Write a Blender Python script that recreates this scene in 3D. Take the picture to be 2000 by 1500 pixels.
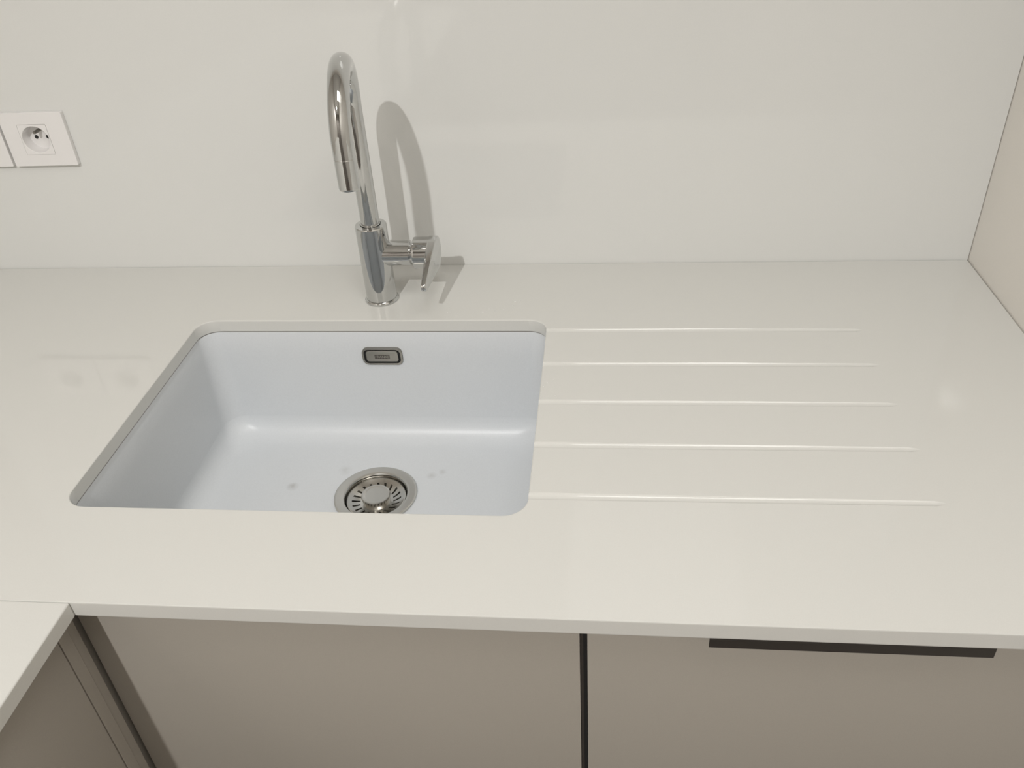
import bpy, bmesh, math, random
from mathutils import Vector, Matrix
PI = math.pi
for o in list(bpy.data.objects): bpy.data.objects.remove(o)
S = bpy.context.scene; C = S.collection
H = 0.90                                   # worktop height; local z=0 is the worktop surface

# ------------------------------------------------------------ camera
cd = bpy.data.cameras.new('camera'); cam = bpy.data.objects.new('camera', cd); C.objects.link(cam)
cam.location = (0.34279, -1.18634, 0.59721 + H)
cam.rotation_euler = (0.965829, 0.0550004, 0.0890331)
cd.sensor_width = 36.0; cd.lens = 1659.63 / 2000 * 36; cd.clip_start = .01
S.camera = cam
# ------------------------------------------------------------ colour management
S.view_settings.view_transform = 'Standard'; S.view_settings.look = 'None'
S.view_settings.exposure = -1.01; S.view_settings.gamma = 1.0; S.view_settings.use_curve_mapping = False
# ------------------------------------------------------------ world and lamps
w = bpy.data.worlds.new('world'); S.world = w; w.use_nodes = True
w.node_tree.nodes['Background'].inputs[0].default_value = (.9, .92, 1, 1)
w.node_tree.nodes['Background'].inputs[1].default_value = 0.05
SPOT = (-.20, -2.19, 1.82 + H)
def lamp(name, kind, loc, energy, col, **k):
    l = bpy.data.lights.new(name, kind); l.energy = energy; l.color = col
    for a, v in k.items(): setattr(l, a, v)
    o = bpy.data.objects.new(name, l); C.objects.link(o); o.location = loc; return o
key = lamp('spot_lamp', 'SPOT', SPOT, 250, (1, .985, .965), shadow_soft_size=.022, spot_size=2.6, spot_blend=.6)
fill = lamp('fill_lamp', 'AREA', (.55, -1.15, 1.835 + H), 13.0, (1, .99, .975), shape='RECTANGLE', size=.64, size_y=.64)  # soft overhead fill, added to lift the shade beside the spotlight

# ------------------------------------------------------------ materials
def mat(name, col, rough=.5, metal=0., ior=1.45, coat=0., noise=None, bump=None, spec=None):
    m = bpy.data.materials.new(name); m.use_nodes = True; nt = m.node_tree; b = nt.nodes['Principled BSDF']
    b.inputs['Base Color'].default_value = (*col, 1); b.inputs['Roughness'].default_value = rough
    b.inputs['Metallic'].default_value = metal; b.inputs['IOR'].default_value = ior; b.inputs['Coat Weight'].default_value = coat
    tc = nt.nodes.new('ShaderNodeTexCoord')
    if noise:
        sc, amt = noise
        n = nt.nodes.new('ShaderNodeTexNoise'); n.inputs['Scale'].default_value = sc; n.inputs['Detail'].default_value = 4
        nt.links.new(tc.outputs['Object'], n.inputs['Vector'])
        r = nt.nodes.new('ShaderNodeValToRGB')
        r.color_ramp.elements[0].position = .3; r.color_ramp.elements[1].position = .7
        r.color_ramp.elements[0].color = (*[c * (1 - amt) for c in col], 1)
        r.color_ramp.elements[1].color = (*[min(1, c * (1 + amt)) for c in col], 1)
        nt.links.new(n.outputs['Fac'], r.inputs['Fac']); nt.links.new(r.outputs['Color'], b.inputs['Base Color'])
    if bump:
        sc, st = bump
        n = nt.nodes.new('ShaderNodeTexNoise'); n.inputs['Scale'].default_value = sc; n.inputs['Detail'].default_value = 3
        nt.links.new(tc.outputs['Object'], n.inputs['Vector'])
        bp = nt.nodes.new('ShaderNodeBump'); bp.inputs['Strength'].default_value = st; bp.inputs['Distance'].default_value = .001
        nt.links.new(n.outputs['Fac'], bp.inputs['Height']); nt.links.new(bp.outputs['Normal'], b.inputs['Normal'])
    return m
M = {}
M['quartz'] = mat('quartz', (.648, .645, .615), .028, ior=1.5, noise=(900, .015))
M['splash'] = mat('splash_quartz', (.712, .715, .695), .045, ior=1.5, noise=(700, .012))
M['granite'] = mat('sink_composite', (.645, .668, .688), .36, ior=1.45, noise=(500, .02), bump=(350, .05))
M['chrome'] = mat('chrome', (.60, .605, .60), .045, 1.)
M['steel'] = mat('brushed_steel', (.56, .545, .51), .20, 1.)
M['dull_steel'] = mat('dull_steel', (.30, .29, .265), .38, 1.)
M['dark'] = mat('dark_gap', (.012, .012, .012), .6)
M['recess'] = mat('engraved_recess', (.10, .09, .08), .5, .6)
M['rubber'] = mat('black_rubber', (.015, .015, .016), .5)
M['lacquer'] = mat('taupe_lacquer', (.378, .350, .308), .38, noise=(1200, .03))
M['overflow'] = mat('dark_steel', (.30, .29, .265), .45, 1.)
M['carcass'] = mat('carcass_board', (.05, .045, .04), .6)
M['handle'] = mat('bronze_handle', (.050, .044, .039), .42, .3)
M['plastic'] = mat('white_plastic', (.80, .785, .775), .25)
M['wall'] = mat('painted_wall', (.62, .59, .55), .7, noise=(30, .02))
M['far_wall'] = mat('far_wall_paint', (.30, .275, .25), .6, noise=(20, .03))
M['right'] = mat('matt_panel', (.80, .765, .71), .025, noise=(400, .01))
M['ceiling'] = mat('white_ceiling', (.78, .77, .75), .8)
M['floor'] = mat('floor_tile', (.13, .11, .095), .35, noise=(6, .08))
M['silicone'] = mat('silicone_joint', (.30, .29, .27), .5)
m = mat('water', (.74, .735, .71), .03, ior=1.5, coat=.5); M['water'] = m
def emis(name, col, st):
    m = bpy.data.materials.new(name); m.use_nodes = True; b = m.node_tree.nodes['Principled BSDF']
    b.inputs['Emission Color'].default_value = (*col, 1); b.inputs['Emission Strength'].default_value = st; return m
M['glow'] = emis('lamp_glow', (1, .97, .93), 60)
M['fill_panel_glow'] = emis('fill_panel_glow', (1, .96, .91), 3.0)  # glow of the added fill panel

# faint limescale and food smudges on the sink floor, fixed to the sink
def smudges(m, spots):
    nt = m.node_tree; b = nt.nodes['Principled BSDF']
    src = b.inputs['Base Color'].links[0].from_socket
    tc = nt.nodes.new('ShaderNodeTexCoord'); acc = None
    nz = nt.nodes.new('ShaderNodeTexNoise'); nz.inputs['Scale'].default_value = 90; nt.links.new(tc.outputs['Object'], nz.inputs['Vector'])
    for (p, r, st) in spots:
        d = nt.nodes.new('ShaderNodeVectorMath'); d.operation = 'DISTANCE'; d.inputs[1].default_value = p
        nt.links.new(tc.outputs['Object'], d.inputs[0])
        mr = nt.nodes.new('ShaderNodeMapRange'); mr.inputs['From Min'].default_value = r; mr.inputs['From Max'].default_value = r * .2
        mr.inputs['To Max'].default_value = st; nt.links.new(d.outputs['Value'], mr.inputs['Value'])
        mu = nt.nodes.new('ShaderNodeMath'); mu.operation = 'MULTIPLY'
        nt.links.new(mr.outputs['Result'], mu.inputs[0]); nt.links.new(nz.outputs['Fac'], mu.inputs[1])
        if acc is None: acc = mu.outputs[0]
        else:
            ad = nt.nodes.new('ShaderNodeMath'); ad.operation = 'ADD'
            nt.links.new(acc, ad.inputs[0]); nt.links.new(mu.outputs[0], ad.inputs[1]); acc = ad.outputs[0]
    mx = nt.nodes.new('ShaderNodeMixRGB'); mx.inputs[2].default_value = (.30, .29, .27, 1)
    nt.links.new(acc, mx.inputs[0]); nt.links.new(src, mx.inputs[1]); nt.links.new(mx.outputs[0], b.inputs['Base Color'])

# ------------------------------------------------------------ helpers
def link(name, bm, m, parent=None, smooth=None, loc=None):
    bmesh.ops.recalc_face_normals(bm, faces=bm.faces)
    me = bpy.data.meshes.new(name); bm.to_mesh(me); bm.free()
    return linkme(name, me, m, parent, smooth)
def linkme(name, me, m, parent=None, smooth=None):
    me.materials.clear(); me.materials.append(m)
    if smooth is not None:
        for p in me.polygons: p.use_smooth = True
        me.set_sharp_from_angle(angle=math.radians(smooth))
    o = bpy.data.objects.new(name, me); C.objects.link(o)
    if parent: o.parent = parent
    return o
def tag(o, label=None, cat=None, group=None, kind=None):
    if label: o['label'] = label
    if cat: o['category'] = cat
    if group: o['group'] = group
    if kind: o['kind'] = kind
    return o
def empty(name, loc, label, cat, group=None, rot=(0, 0, 0)):
    o = bpy.data.objects.new(name, None); C.objects.link(o); o.location = loc; o.rotation_euler = rot
    o.empty_display_size = .05
    return tag(o, label, cat, group)
def box(bm, x0, x1, y0, y1, z0, z1, bev=0, seg=2):
    g = bmesh.ops.create_cube(bm, size=1)
    for v in g['verts']:
        v.co = ((x0 + x1) / 2 + v.co.x * (x1 - x0), (y0 + y1) / 2 + v.co.y * (y1 - y0), (z0 + z1) / 2 + v.co.z * (z1 - z0))
    if bev:
        es = {e for v in g['verts'] for e in v.link_edges}
        bmesh.ops.bevel(bm, geom=list(es), offset=bev, segments=seg, profile=.5, affect='EDGES')
    return bm
def lathe(bm, prof, n=64, mtx=None, caps=True):
    """prof: list of (r, z); axis Z"""
    rings = []; q = [prof[0]]
    for a, b in zip(prof, prof[1:]):                 # support loops keep long walls straight under smooth shading
        L = math.hypot(b[0] - a[0], b[1] - a[1])
        if L > .003:
            for t in (.0004 / L, 1 - .0004 / L): q.append((a[0] + (b[0] - a[0]) * t, a[1] + (b[1] - a[1]) * t))
        q.append(b)
    for r, z in q:
        if r < 1e-6: rings.append([bm.verts.new((0, 0, z))])
        else: rings.append([bm.verts.new((r * math.cos(2 * PI * i / n), r * math.sin(2 * PI * i / n), z)) for i in range(n)])
    for a, b in zip(rings, rings[1:]):
        for i in range(n):
            j = (i + 1) % n
            if len(a) == 1 and len(b) == 1: continue
            if len(a) == 1: bm.faces.new((a[0], b[i], b[j]))
            elif len(b) == 1: bm.faces.new((a[i], a[j], b[0]))
            else: bm.faces.new((a[i], a[j], b[j], b[i]))
    if caps:
        for r in (rings[0], rings[-1]):
            if len(r) > 2: bm.faces.new(r)
    if mtx is not None:
        for r in rings:
            for v in r: v.co = mtx @ v.co
    return bm
def tube(bm, pts, rads, n=40, cap=True):
    pts = [Vector(p) for p in pts]; rings = []
    t0 = (pts[1] - pts[0]).normalized(); u = t0.orthogonal().normalized()
    for i, p in enumerate(pts):
        t = (pts[min(i + 1, len(pts) - 1)] - pts[max(i - 1, 0)]).normalized()
        u = (u - t * u.dot(t)).normalized(); v = t.cross(u); r = rads[i] if isinstance(rads, (list, tuple)) else rads
        rings.append([bm.verts.new(p + (u * math.cos(2 * PI * k / n) + v * math.sin(2 * PI * k / n)) * r) for k in range(n)])
    for a, b in zip(rings, rings[1:]):
        for k in range(n): bm.faces.new((a[k], a[(k + 1) % n], b[(k + 1) % n], b[k]))
    if cap: bm.faces.new(rings[0]); bm.faces.new(rings[-1])
    return bm
def rrect(x0, x1, y0, y1, r, n=8, edge=1):
    """rounded rectangle outline, counter-clockwise, from the bottom right corner"""
    out = []
    cs = [((x1 - r, y0 + r), -90), ((x1 - r, y1 - r), 0), ((x0 + r, y1 - r), 90), ((x0 + r, y0 + r), 180)]
    for k, ((cx, cy), a0) in enumerate(cs):
        for i in range(n + 1):
            a = math.radians(a0 + 90 * i / n); out.append((cx + r * math.cos(a), cy + r * math.sin(a)))
        (nx, ny), na = cs[(k + 1) % 4]; na = math.radians(na)
        q = (nx + r * math.cos(na), ny + r * math.sin(na)); p = out[-1]
        for i in range(1, edge): out.append((p[0] + (q[0] - p[0]) * i / edge, p[1] + (q[1] - p[1]) * i / edge))
    return out
def prism(bm, poly, z0, z1, ax='z'):
    f = {'z': lambda a, b, c: (a, b, c), 'y': lambda a, b, c: (a, c, b), 'x': lambda a, b, c: (c, a, b)}[ax]
    a = [bm.verts.new(f(p[0], p[1], z0)) for p in poly]; b = [bm.verts.new(f(p[0], p[1], z1)) for p in poly]
    bm.faces.new(a); bm.faces.new(b)
    for i in range(len(poly)):
        j = (i + 1) % len(poly); bm.faces.new((a[i], a[j], b[j], b[i]))
    return bm
def frame(bm, outer, inner, z0, z1, ax='z'):
    """solid ring between two outlines with the same number of points"""
    f = {'z': lambda a, b, c: (a, b, c), 'y': lambda a, b, c: (a, c, b)}[ax]
    L = [[bm.verts.new(f(p[0], p[1], z)) for p in q] for q, z in ((outer, z0), (outer, z1), (inner, z1), (inner, z0))]
    for s in range(4):
        a, b = L[s], L[(s + 1) % 4]
        for i in range(len(a)):
            j = (i + 1) % len(a); bm.faces.new((a[i], a[j], b[j], b[i]))
    return bm
def bake(o):
    """freeze an object's modifiers into its mesh"""
    dg = bpy.context.evaluated_depsgraph_get(); dg.update()
    me = bpy.data.meshes.new_from_object(o.evaluated_get(dg)); o.modifiers.clear(); o.data = me
def tmp(bm):
    bmesh.ops.recalc_face_normals(bm, faces=bm.faces)
    me = bpy.data.meshes.new('cut'); bm.to_mesh(me); bm.free(); o = bpy.data.objects.new('cut', me); C.objects.link(o); return o
def cut(o, cutters):
    for c in cutters:
        md = o.modifiers.new('b', 'BOOLEAN'); md.operation = 'DIFFERENCE'; md.object = c; md.solver = 'EXACT'
    bake(o)
    for c in cutters: bpy.data.objects.remove(c)
def bevel(o, wd, seg=2, ang=40):
    md = o.modifiers.new('v', 'BEVEL'); md.width = wd; md.segments = seg; md.limit_method = 'ANGLE'; md.angle_limit = math.radians(ang); bake(o)
def smooth(o, ang=35):
    for p in o.data.polygons: p.use_smooth = True
    o.data.set_sharp_from_angle(angle=math.radians(ang))

def flat_smooth(o, ang=35):
    """large axis-aligned faces stay flat, rounded edges stay smooth"""
    smooth(o, ang)
    for p in o.data.polygons:
        if max(abs(c) for c in p.normal) > .9999 or len(p.vertices) > 8: p.use_smooth = False

# ------------------------------------------------------------ room shell
XL, XR, D, XI, T = -.80, .8797, .690, -.1517, .0186
YF = -3.3; CZ = 1.88
def room(name, *a, m='wall'): return tag(link(name, box(bmesh.new(), *a), M[m]), kind='structure')
wb = room('wall_back', XL - .1, XR + .1, .03, .13, -H, CZ)
wl = room('wall_left', XL - .1, XL, YF, .03, -H, CZ)
wr = room('wall_right', XR, XR + .1, YF, .03, -H, CZ, m='right')
wf = room('wall_front', XL - .1, XR + .1, YF - .1, YF, -H, CZ, m='far_wall')
fl = room('floor', XL - .1, XR + .1, YF - .1, .13, -H - .1, -H, m='floor')
ce = room('ceiling', XL - .1, XR + .1, YF - .1, .13, CZ, CZ + .1, m='ceiling')
for o in (wb, wl, wr, wf, fl, ce): o.location.z = H

# ------------------------------------------------------------ splashback slab with the socket openings
RC = [(-.4945, .2158), (-.5993, .2158)]       # socket centres
sb = tag(link('splashback', box(bmesh.new(), XL + .001, XR - .001, 0, .012, -T, CZ - .9), M['splash']),
         'tall glossy cream stone splashback slab behind the chrome tap', 'splashback')
cs = []
for cx, cz in RC:
    cs.append(tmp(lathe(bmesh.new(), [(.030, -.05), (.030, .05)], 48, Matrix.Translation((cx - .0025, .006, cz)) @ Matrix.Rotation(PI / 2, 4, 'X'))))
cut(sb, cs); sb.location.z = H

# ------------------------------------------------------------ worktops
SX0, SX1, SY0, SY1 = -.2325, .2682, -.5605, -.1725
bm = box(bmesh.new(), XL + .001, XR - .001, -D, -.0006, -T, 0)
wt = link('worktop', bm, M['quartz'])
sr = .026
cut(wt, [tmp(prism(bmesh.new(), rrect(SX0, SX1, SY0, SY1, sr, 12), -.1, .1)),
         tmp(lathe(bmesh.new(), [(.016, -.05), (.016, .05)], 32, Matrix.Translation((.0215, -.109, 0))))])
bevel(wt, .0015, 3)
gc = []
for gy in (-.2002, -.2830, -.3650, -.4465, -.5307):
    r = .0062; b = bmesh.new()
    p0 = Vector((SX1 - .02, gy, r - .0036)); p1 = Vector((.672, gy, r - .0013)); p2 = Vector((.684, gy, r + .0002))
    tube(b, [p0, p1, p2], r, 32); gc.append(tmp(b))
cut(wt, gc); flat_smooth(wt, 30); wt.location.z = H
tag(wt, 'long cream quartz worktop with sink cut-out and five draining grooves', 'worktop')
wt2 = link('worktop', box(bmesh.new(), XL + .001, XI, -2.0, -D - .0003, -T, 0, .0015, 3), M['quartz'], smooth=40); flat_smooth(wt2)
wt2.location.z = H
tag(wt2, 'short cream worktop return at lower left, joined at the inner corner', 'worktop')

# ------------------------------------------------------------ undermount sink
smudges(M['granite'], [((-.098, -.300, -.2), .010, .9), ((.115, -.262, -.2), .007, .5), ((-.03, -.262, -.2), .012, .35), ((.10, -.27, -.2), .009, .45)])
sink = empty('sink', (0, 0, H), 'white composite undermount sink sunk in the cream worktop', 'sink')
DC = (.0275, -.3140); ZB = -.200
bm = bmesh.new(); rings = []
def ring(inset, z, r):
    pts = rrect(SX0 - .0012 + inset, SX1 + .0012 - inset, SY0 - .0012 + inset, SY1 + .0012 - inset, r, 10, 14)
    rings.append([bm.verts.new((x, y, z)) for x, y in pts])
zt = -T - .0014
ring(-.020, zt, sr + .02)
ring(0, zt, sr); ring(.0007, zt - .002, sr)
for k in range(1, 5): ring(.0007 + .0038 * k / 4, zt - .002 - (.145) * k / 4, sr + .006 * k / 4)
fr = .033; i0 = .0045; z0 = ZB + fr
for k in range(0, 9):
    a = PI / 2 * k / 8; ring(i0 + fr * (1 - math.cos(a)), z0 - fr * math.sin(a), sr + .006 + .012 * k / 8 - .0 * k)
# floor, falling gently to the waste
last = rings[-1]
for t, dz in ((.4, .0008), (.75, .0018), (1, .003)):
    new = []
    for v in last:
        a = math.atan2(v.co.y - DC[1], v.co.x - DC[0]); q = Vector((DC[0] + .045 * math.cos(a), DC[1] + .045 * math.sin(a), 0))
        p = Vector((v.co.x, v.co.y, 0)).lerp(q, t); new.append(bm.verts.new((p.x, p.y, ZB - dz)))
    rings.append(new)
outer = [bm.verts.new((v.co.x + (.012 if v.co.x > .018 else -.012), v.co.y + (.012 if v.co.y > -.366 else -.012), zt - .012)) for v in rings[0]]
for a, b in zip(rings, rings[1:]):
    n = len(a)
    for i in range(n): bm.faces.new((a[i], a[(i + 1) % n], b[(i + 1) % n], b[i]))
for v in outer: bm.verts.remove(v)
bowl = link('bowl', bm, M['granite'], sink, smooth=60)
md = bowl.modifiers.new('s', 'SOLIDIFY'); md.thickness = .010; md.offset = 1
bake(bowl); smooth(bowl, 50)
# dark joint of sealant between the rim and the worktop
lk = link('sealant_joint', frame(bmesh.new(), rrect(SX0 - .016, SX1 + .016, SY0 - .016, SY1 + .016, sr + .016, 10), rrect(SX0 - .0011, SX1 + .0011, SY0 - .0011, SY1 + .0011, sr, 10), -T - .0013, -T - .0001), M['silicone'], sink, smooth=30)
tag(lk, 'dark grey sealant line under the worktop edge')
# waste: flange with a recessed cup
prof = [(.0585, ZB - .0020), (.0583, ZB + .0006), (.0565, ZB + .0012), (.0480, ZB + .0004), (.0452, ZB - .0004), (.0440, ZB - .0020), (.0436, ZB - .0075), (.0425, ZB - .0090),
        (.0300, ZB - .0400), (.0300, ZB - .0440), (0, ZB - .0440)]
wst = link('waste_flange', lathe(bmesh.new(), prof, 96, Matrix.Translation((DC[0], DC[1], 0)), caps=False), M['steel'], sink, smooth=28)
tag(wst, 'polished steel waste ring')
md = wst.modifiers.new('s', 'SOLIDIFY'); md.thickness = .001; md.offset = -1; bake(wst); smooth(wst, 28)
# overflow cover on the back wall
OC = (.0275, -.0585); ang = math.atan2(.0038, .145)
ovm = Matrix.Translation((OC[0], SY1 + .0002 - .0017, OC[1])) @ Matrix.Rotation(ang, 4, 'X')
def placed(o): o.data.transform(ovm); return o
hx, hz = .0295, .0142
of = placed(link('overflow_cover', frame(bmesh.new(), rrect(-hx, hx, -hz, hz, .009, 8), rrect(-hx + .0026, hx - .0026, -hz + .0026, hz - .0026, .0068, 8), -.0022, .002, 'y'), M['overflow'], sink, smooth=30))
tag(of, 'chrome-edged rectangular overflow cover')
placed(link('gap', prism(bmesh.new(), rrect(-hx + .002, hx - .002, -hz + .002, hz - .002, .0068, 8), -.0002, .0015, 'y'), M['dark'], of, smooth=30))
pl = placed(link('plate', prism(bmesh.new(), rrect(-.0236, .0236, -.0082, .0092, .0038, 6), -.0026, -.0003, 'y'), M['overflow'], of, smooth=30))
pl.data.transform(Matrix.Identity(4)); bevel(pl, .0004, 2)
placed(link('badge', prism(bmesh.new(), [(-.0110, -.0036), (.0110, -.0036), (.0110, .0036), (-.0110, .0036)], -.00275, -.0025, 'y'), M['recess'], of))
tcv = bpy.data.curves.new('lettering', 'FONT'); tcv.body = 'FRANKE'; tcv.size = .0062; tcv.align_x = 'CENTER'; tcv.align_y = 'CENTER'; tcv.extrude = .0001; tcv.space_character = 1.0
to = bpy.data.objects.new('lettering', tcv); C.objects.link(to)
dg = bpy.context.evaluated_depsgraph_get(); me = bpy.data.meshes.new_from_object(to.evaluated_get(dg)); bpy.data.objects.remove(to)
xs = [v.co.x for v in me.vertices]; k = .0200 / (max(xs) - min(xs))
me.transform(Matrix.Translation((0, -.0029, 0)) @ Matrix.Rotation(PI / 2, 4, 'X') @ Matrix.Diagonal((k, 1, 1, 1)))
me.transform(ovm); linkme('lettering', me, M['dull_steel'], of)

# ------------------------------------------------------------ basket strainer, lifts out of the waste
st = empty('sink_strainer', (DC[0], DC[1], H + ZB - .009), 'round steel basket strainer plug sitting in the sink waste', 'sink strainer')
bm = bmesh.new(); NS = 20; sub = 6; n = NS * sub
prof = [(.0416, .0012), (.0414, .0024), (.0405, .0026), (.0385, .0014), (.0350, -.0004), (.0310, -.0022), (.0270, -.0036), (.0235, -.0044), (.0200, -.0048), (.0150, -.0048), (.0, -.0048)]
rg = []
for r, z in prof:
    tw = (r - .0235) * 9
    rg.append([bm.verts.new((r * math.cos(2 * PI * i / n + tw), r * math.sin(2 * PI * i / n + tw), z)) for i in range(n)] if r > 0 else [bm.verts.new((0, 0, z))])
for q, (a, b) in enumerate(zip(rg, rg[1:])):
    for i in range(n):
        j = (i + 1) % n
        if 4 <= q <= 6 and i % sub in (0, 1): continue
        if len(b) == 1: bm.faces.new((a[i], a[j], b[0]))
        else: bm.faces.new((a[i], a[j], b[j], b[i]))
bk = link('basket', bm, M['steel'], st, smooth=40)
md = bk.modifiers.new('s', 'SOLIDIFY'); md.thickness = .0008; md.offset = 0; bake(bk); smooth(bk, 40)
link('knob', lathe(bmesh.new(), [(.0188, -.0050), (.0192, -.002), (.0196, .0020), (.0204, .0060), (.0204, .0085), (.0198, .0094), (.0170, .0097), (.0150, .0090), (0, .0086)], 72, caps=False), M['steel'], st, smooth=28)
link('seal', lathe(bmesh.new(), [(.0418, -.001), (.0420, .0004), (.0418, .0012), (.0405, .0012), (.0400, -.0004), (.0405, -.001), (.0418, -.001)], 72, caps=False), M['rubber'], st, smooth=40)

# ------------------------------------------------------------ mixer tap
TX, TY = .0215, -.1090
tap = empty('mixer_tap', (TX, TY, H), 'tall chrome mixer tap with swan neck spout behind the white sink', 'tap')
link('base_ring', lathe(bmesh.new(), [(.0240, 0), (.0248, .0006), (.0248, .0026), (.0236, .0042), (.0224, .0046), (.0200, .0046)], 72), M['chrome'], tap, smooth=30)
link('body', lathe(bmesh.new(), [(.0215, .0040), (.0222, .0052), (.0222, .1165), (.0214, .1180), (.0150, .1184), (.0146, .1172)], 80), M['chrome'], tap, smooth=30)
HZ = .0735
RX = Matrix.Translation((0, 0, HZ)) @ Matrix.Rotation(PI / 2, 4, 'Y')
link('valve_housing', lathe(bmesh.new(), [(.0176, .008), (.0176, .0515), (.0170, .0525), (.0120, .0527)], 72, RX), M['chrome'], tap, smooth=30)
hd = link('handle', lathe(bmesh.new(), [(.0140, .0515), (.0140, .0555), (.0180, .0562), (.0222, .0575), (.0228, .0590), (.0228, .0800)], 72, RX), M['chrome'], tap, smooth=30)
# lever: teardrop plate on the outer end, dropping forward
bm = bmesh.new()
c0 = Vector((0, HZ)); r0 = .0238; c1 = Vector((-.0680, .0560)); r1 = .0072
d = c1 - c0; L = d.length; u = d / L; base = math.atan2(u.y, u.x); be = math.acos((r0 - r1) / L)
out = []
for i in range(25):
    a = base + be + (2 * PI - 2 * be) * i / 24; out.append((c0.x + r0 * math.cos(a), c0.y + r0 * math.sin(a)))
for i in range(13):
    a = base - be + 2 * be * i / 12; out.append((c1.x + r1 * math.cos(a), c1.y + r1 * math.sin(a)))
prism(bm, out, .079, .0915, 'x')
for v in bm.verts:                          # the tongue thins towards its tip on the inner side
    s = min(1, max(0, -v.co.y / .070))
    if v.co.x < .085: v.co.x += .0055 * s
    v.co.x -= .007 * s
lv = link('lever', bm, M['chrome'], hd)
bevel(lv, .0016, 4, 50); flat_smooth(lv, 40)
# spout: riser, arch, front leg
R = .066; sw = math.radians(9.1); ZC = .2830; dirv = Vector((math.sin(sw), -math.cos(sw), 0)); rt = .0131
pts = [Vector((0, 0, .1185)), Vector((0, 0, .126)), Vector((0, 0, .20)), Vector((0, 0, .26))]
for i in range(33):
    a = PI - PI * i / 32; pts.append(dirv * (R + R * math.cos(a)) + Vector((.0035 * math.sin(a), 0, ZC + R * math.sin(a))))
pts.append(dirv * 2 * R + Vector((0, 0, .2605)))
link('spout', tube(bmesh.new(), pts, rt, 56), M['chrome'], tap, smooth=35)
link('collar', lathe(bmesh.new(), [(.0131, .1175), (.0140, .1178), (.0140, .1196), (.0134, .1200)], 56), M['chrome'], tap, smooth=30)
hm = Matrix.Translation(dirv * 2 * R)
sh = link('spray_head', lathe(bmesh.new(), [(.0112, .2610), (.0128, .2605), (.0132, .2598), (.0132, .2245), (.0126, .2224), (.0112, .2220), (.0108, .2232), (0, .2232)], 56, hm, caps=False), M['chrome'], tap, smooth=30)
ae = link('aerator', lathe(bmesh.new(), [(0, .2212), (.0086, .2212), (.0098, .2218), (.0100, .2232)], 40, hm, caps=False), M['dull_steel'], sh, smooth=30)

# ------------------------------------------------------------ wall sockets
def socket_parts(cx, cz, label):
    t = empty('wall_socket', (cx, 0, H + cz), label, 'wall socket', 'white wall sockets on the splashback')
    hw, hh = .0503, .0402; ox = -.0025; n = 10; e = 1
    circ = lambda rx, ry, m_: [(rx * math.cos(2 * PI * i / m_), ry * math.sin(2 * PI * i / m_)) for i in range(m_)]
    pl = link('frame_plate', frame(bmesh.new(), rrect(-hw, hw, -hh, hh, .0016, 10), rrect(ox - .0228, ox + .0228, -.0226, .0226, .0012, 10), -.0075, -.0002, 'y'), M['plastic'], t)
    bevel(pl, .0007, 2, 50); flat_smooth(pl, 35)
    # insert: square front with a round well
    b = bmesh.new(); m_ = 64
    sq = []
    for i in range(m_):
        a = 2 * PI * i / m_; c, s = math.cos(a), math.sin(a); k = min(.0225 / max(abs(c), 1e-6), .0223 / max(abs(s), 1e-6)); sq.append((c * k, s * k))
    loops = [(sq, -.0002), (sq, -.0073), (circ(.0216, .0202, m_), -.0073), (circ(.0211, .0197, m_), -.0068), (circ(.0200, .0186, m_), .0095)]
    vs = [[b.verts.new((p[0] + ox, y, p[1])) for p in q] for q, y in loops]
    for A, B_ in zip(vs, vs[1:]):
        for i in range(m_): b.faces.new((A[i], A[(i + 1) % m_], B_[(i + 1) % m_], B_[i]))
    b.faces.new(vs[-1])
    ins = link('socket_insert', b, M['plastic'], t, smooth=35)
    link('earth_pin', lathe(bmesh.new(), [(.0024, -.009), (.0024, .005), (.0018, .0064), (0, .0068)], 24, Matrix.Translation((ox, 0, .0100)) @ Matrix.Rotation(PI / 2, 4, 'X'), caps=False), M['dull_steel'], ins, smooth=40)
    for sx in (-1, 1):
        link('contact_hole', lathe(bmesh.new(), [(.0028, -.001), (.0028, .0003), (0, .0003)], 24, Matrix.Translation((ox + sx * .0092, .0092, -.001)) @ Matrix.Rotation(PI / 2, 4, 'X'), caps=False), M['dark'], ins, smooth=40)
    return t
def copy_tree(o, parent=None):
    c = o.copy(); C.objects.link(c); c.parent = parent
    for ch in list(o.children): copy_tree(ch, c)
    return c
s1 = socket_parts(RC[0][0], RC[0][1], 'white square wall socket with round well and earth pin, nearer the tap')
s2 = copy_tree(s1); s2.location = (RC[1][0], 0, H + RC[1][1])
s2['label'] = 'white wall socket plate cut off by the left edge of the picture'

# ------------------------------------------------------------ base cabinets
FY = -.669
def door(parent, x0, x1, z0=-.78, z1=-.0235, y0=FY, y1=FY + .019, name='door'):
    return link(name, box(bmesh.new(), x0, x1, y0, y1, z0, z1, .0008), M['lacquer'], parent, smooth=40)
def carcass(parent, x0, x1, y0, y1, z0=-.80, z1=-.0192, open_top=True):
    b = bmesh.new(); t = .018
    box(b, x0, x0 + t, y0, y1, z0, z1); box(b, x1 - t, x1, y0, y1, z0, z1); box(b, x0 + t, x1 - t, y1 - t, y1, z0, z1); box(b, x0 + t, x1 - t, y0, y1 - t, z0, z0 + t)
    return link('carcass', b, M['carcass'], parent)
c1_ = empty('base_cabinet', (0, 0, H), 'taupe sink cabinet with a plain handleless door under the sink', 'kitchen cabinet')
carcass(c1_, -.300, .3278, -.649, -.04); door(c1_, -.1715, .3243)
c2_ = empty('base_cabinet', (0, 0, H), 'taupe cabinet with a dark top-edge handle under the draining grooves', 'kitchen cabinet')
carcass(c2_, .3282, .8790, -.649, -.04); dr = door(c2_, .3312, .8765)
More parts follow.
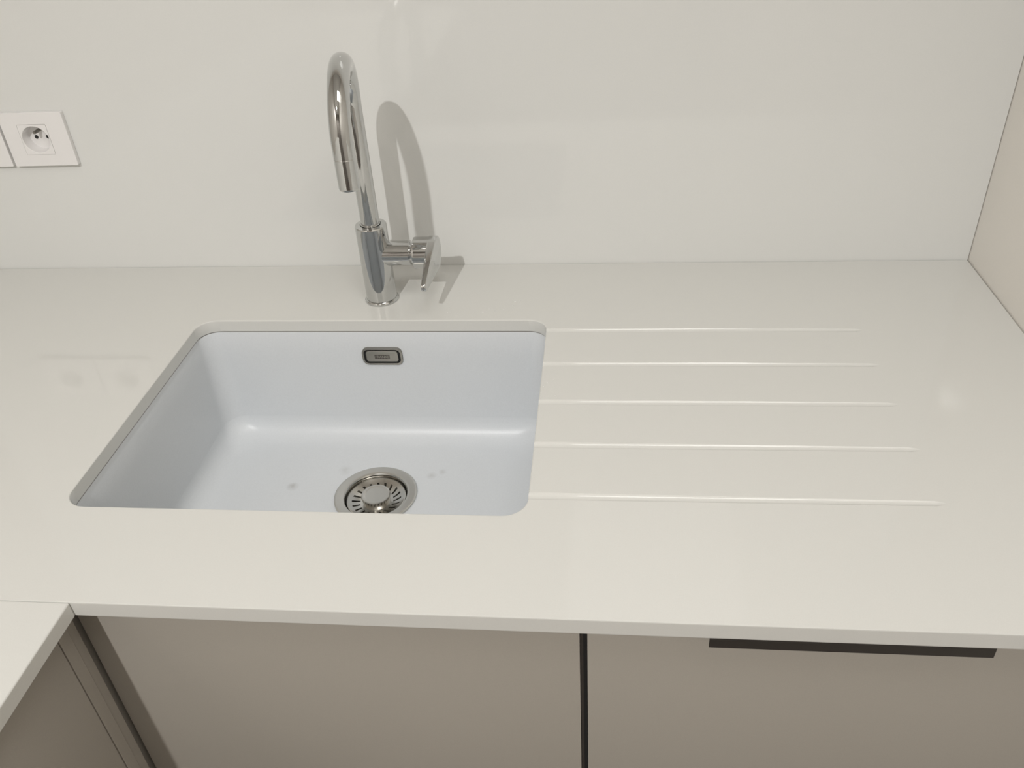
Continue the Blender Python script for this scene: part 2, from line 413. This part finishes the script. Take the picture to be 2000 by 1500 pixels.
b = bmesh.new(); box(b, .4395, .6805, -.6865, -.6692, -.0245, -.0225); box(b, .4395, .6805, -.6865, -.6850, -.0355, -.0245)
hb = link('edge_handle', b, M['handle'], dr); bevel(hb, .0004, 2)
b = bmesh.new(); box(b, .3247, .3308, -.6685, -.6495, -.78, -.0235)
dp = link('gap_profile', b, M['dark'], c2_)
link('edge_strip', box(bmesh.new(), .3247, .3275, -.6689, -.6686, -.78, -.0235), M['handle'], c2_)
FX = -.1722
c3_ = empty('base_cabinet', (0, 0, H), 'taupe cabinet under the worktop return at lower left', 'kitchen cabinet')
b = bmesh.new(); t = .018; y0, y1 = -1.55, -.7000
box(b, XL + .02, FX - .0195, y0, y0 + t, -.80, -.0192); box(b, XL + .02, FX - .0195, y1 - t, y1, -.80, -.0192); box(b, XL + .02, XL + .02 + t, y0 + t, y1 - t, -.80, -.0192); box(b, XL + .02 + t, FX - .0195, y0 + t, y1 - t, -.80, -.782)
link('carcass', b, M['carcass'], c3_)
link('door', box(bmesh.new(), FX - .019, FX, -1.548, -.7028, -.78, -.0235, .0008), M['lacquer'], c3_, smooth=40)
b = bmesh.new(); box(b, FX - .019, FX, -.7013, -.6865, -.78, -.0192, .0006); box(b, FX - .019, FX - .0015, -.6860, -.6742, -.78, -.0192, .0006)
box(b, FX - .019, FX - .009, -.6740, -.6502, -.78, -.0192)
box(b, FX - .080, FX - .0195, -.6995, -.684, -.78, -.0192)
tag(link('corner_filler', b, M['lacquer']), 'narrow taupe filler strip between the two cabinet runs at the inner corner', 'filler panel').location.z = H
# plinths
b = bmesh.new(); box(b, -.23, .8785, -.612, -.596, -.8998, -.8002); tag(link('plinth', b, M['lacquer']), 'taupe plinth board along the floor under the sink cabinets', 'plinth').location.z = H
b = bmesh.new(); box(b, -.246, -.230, -1.55, -.613, -.8998, -.8002); tag(link('plinth', b, M['lacquer']), 'taupe plinth board along the floor under the left return', 'plinth').location.z = H

# ------------------------------------------------------------ water droplets left on the worktop
random.seed(4)
ws = [(.176, -.150, .0016), (.192, -.147, .0011), (.205, -.143, .0014), (.139, -.157, .0012), (.161, -.165, .0010), (.219, -.120, .0016), (.217, -.131, .0011), (.226, -.118, .0010),
      (.277, -.325, .0012), (.2725, -.333, .0013), (.284, -.318, .0009), (.288, -.352, .0011), (.270, -.345, .0012), (.279, -.357, .0009), (.125, -.150, .0010), (.184, -.140, .0009)]
dm = None
for x, y, r in ws:
    if dm is None:
        o = link('water_droplet', lathe(bmesh.new(), [(1.0, .0), (.97, .14), (.82, .34), (.55, .48), (.25, .55), (0, .57)], 20), M['water'], smooth=60); dm = o
    else:
        o = dm.copy(); C.objects.link(o)
    o.location = (x, y, H + .0001); o.scale = (r, r * random.uniform(.8, 1.2), r)
    tag(o, 'tiny clear water droplet on the cream worktop beside the sink', 'water droplet', 'water droplets beside the sink')

# ------------------------------------------------------------ ceiling spotlight and added fill panel (above and behind the viewer)
def spot(x, y, label, grp='recessed ceiling spotlights'):
    t = empty('ceiling_spotlight', (x, y, CZ + H), label, 'ceiling light', grp)
    link('trim_ring', lathe(bmesh.new(), [(.034, 0), (.046, -.001), (.046, -.005), (.036, -.008), (.030, -.004), (.030, 0)], 48), M['chrome'], t, smooth=30)
    link('lens', lathe(bmesh.new(), [(.030, -.001), (.024, -.003), (0, -.004)], 40, caps=False), M['glow'], t, smooth=60)
    return t
spot(SPOT[0], SPOT[1], 'recessed ceiling spotlight above the left worktop return')
pt = empty('added_fill_panel', (.55, -1.15, CZ + H), 'unseen square fill light panel added above the worktop edge', 'ceiling light')  # unseen panel added to carry the fill light
b = bmesh.new(); frame(b, rrect(-.34, .34, -.34, .34, .01, 4), rrect(-.325, .325, -.325, .325, .008, 4), -.03, -.0005)
link('frame', b, M['plastic'], pt)
link('diffuser', box(bmesh.new(), -.324, .324, -.324, .324, -.024, -.002), M['fill_panel_glow'], pt)
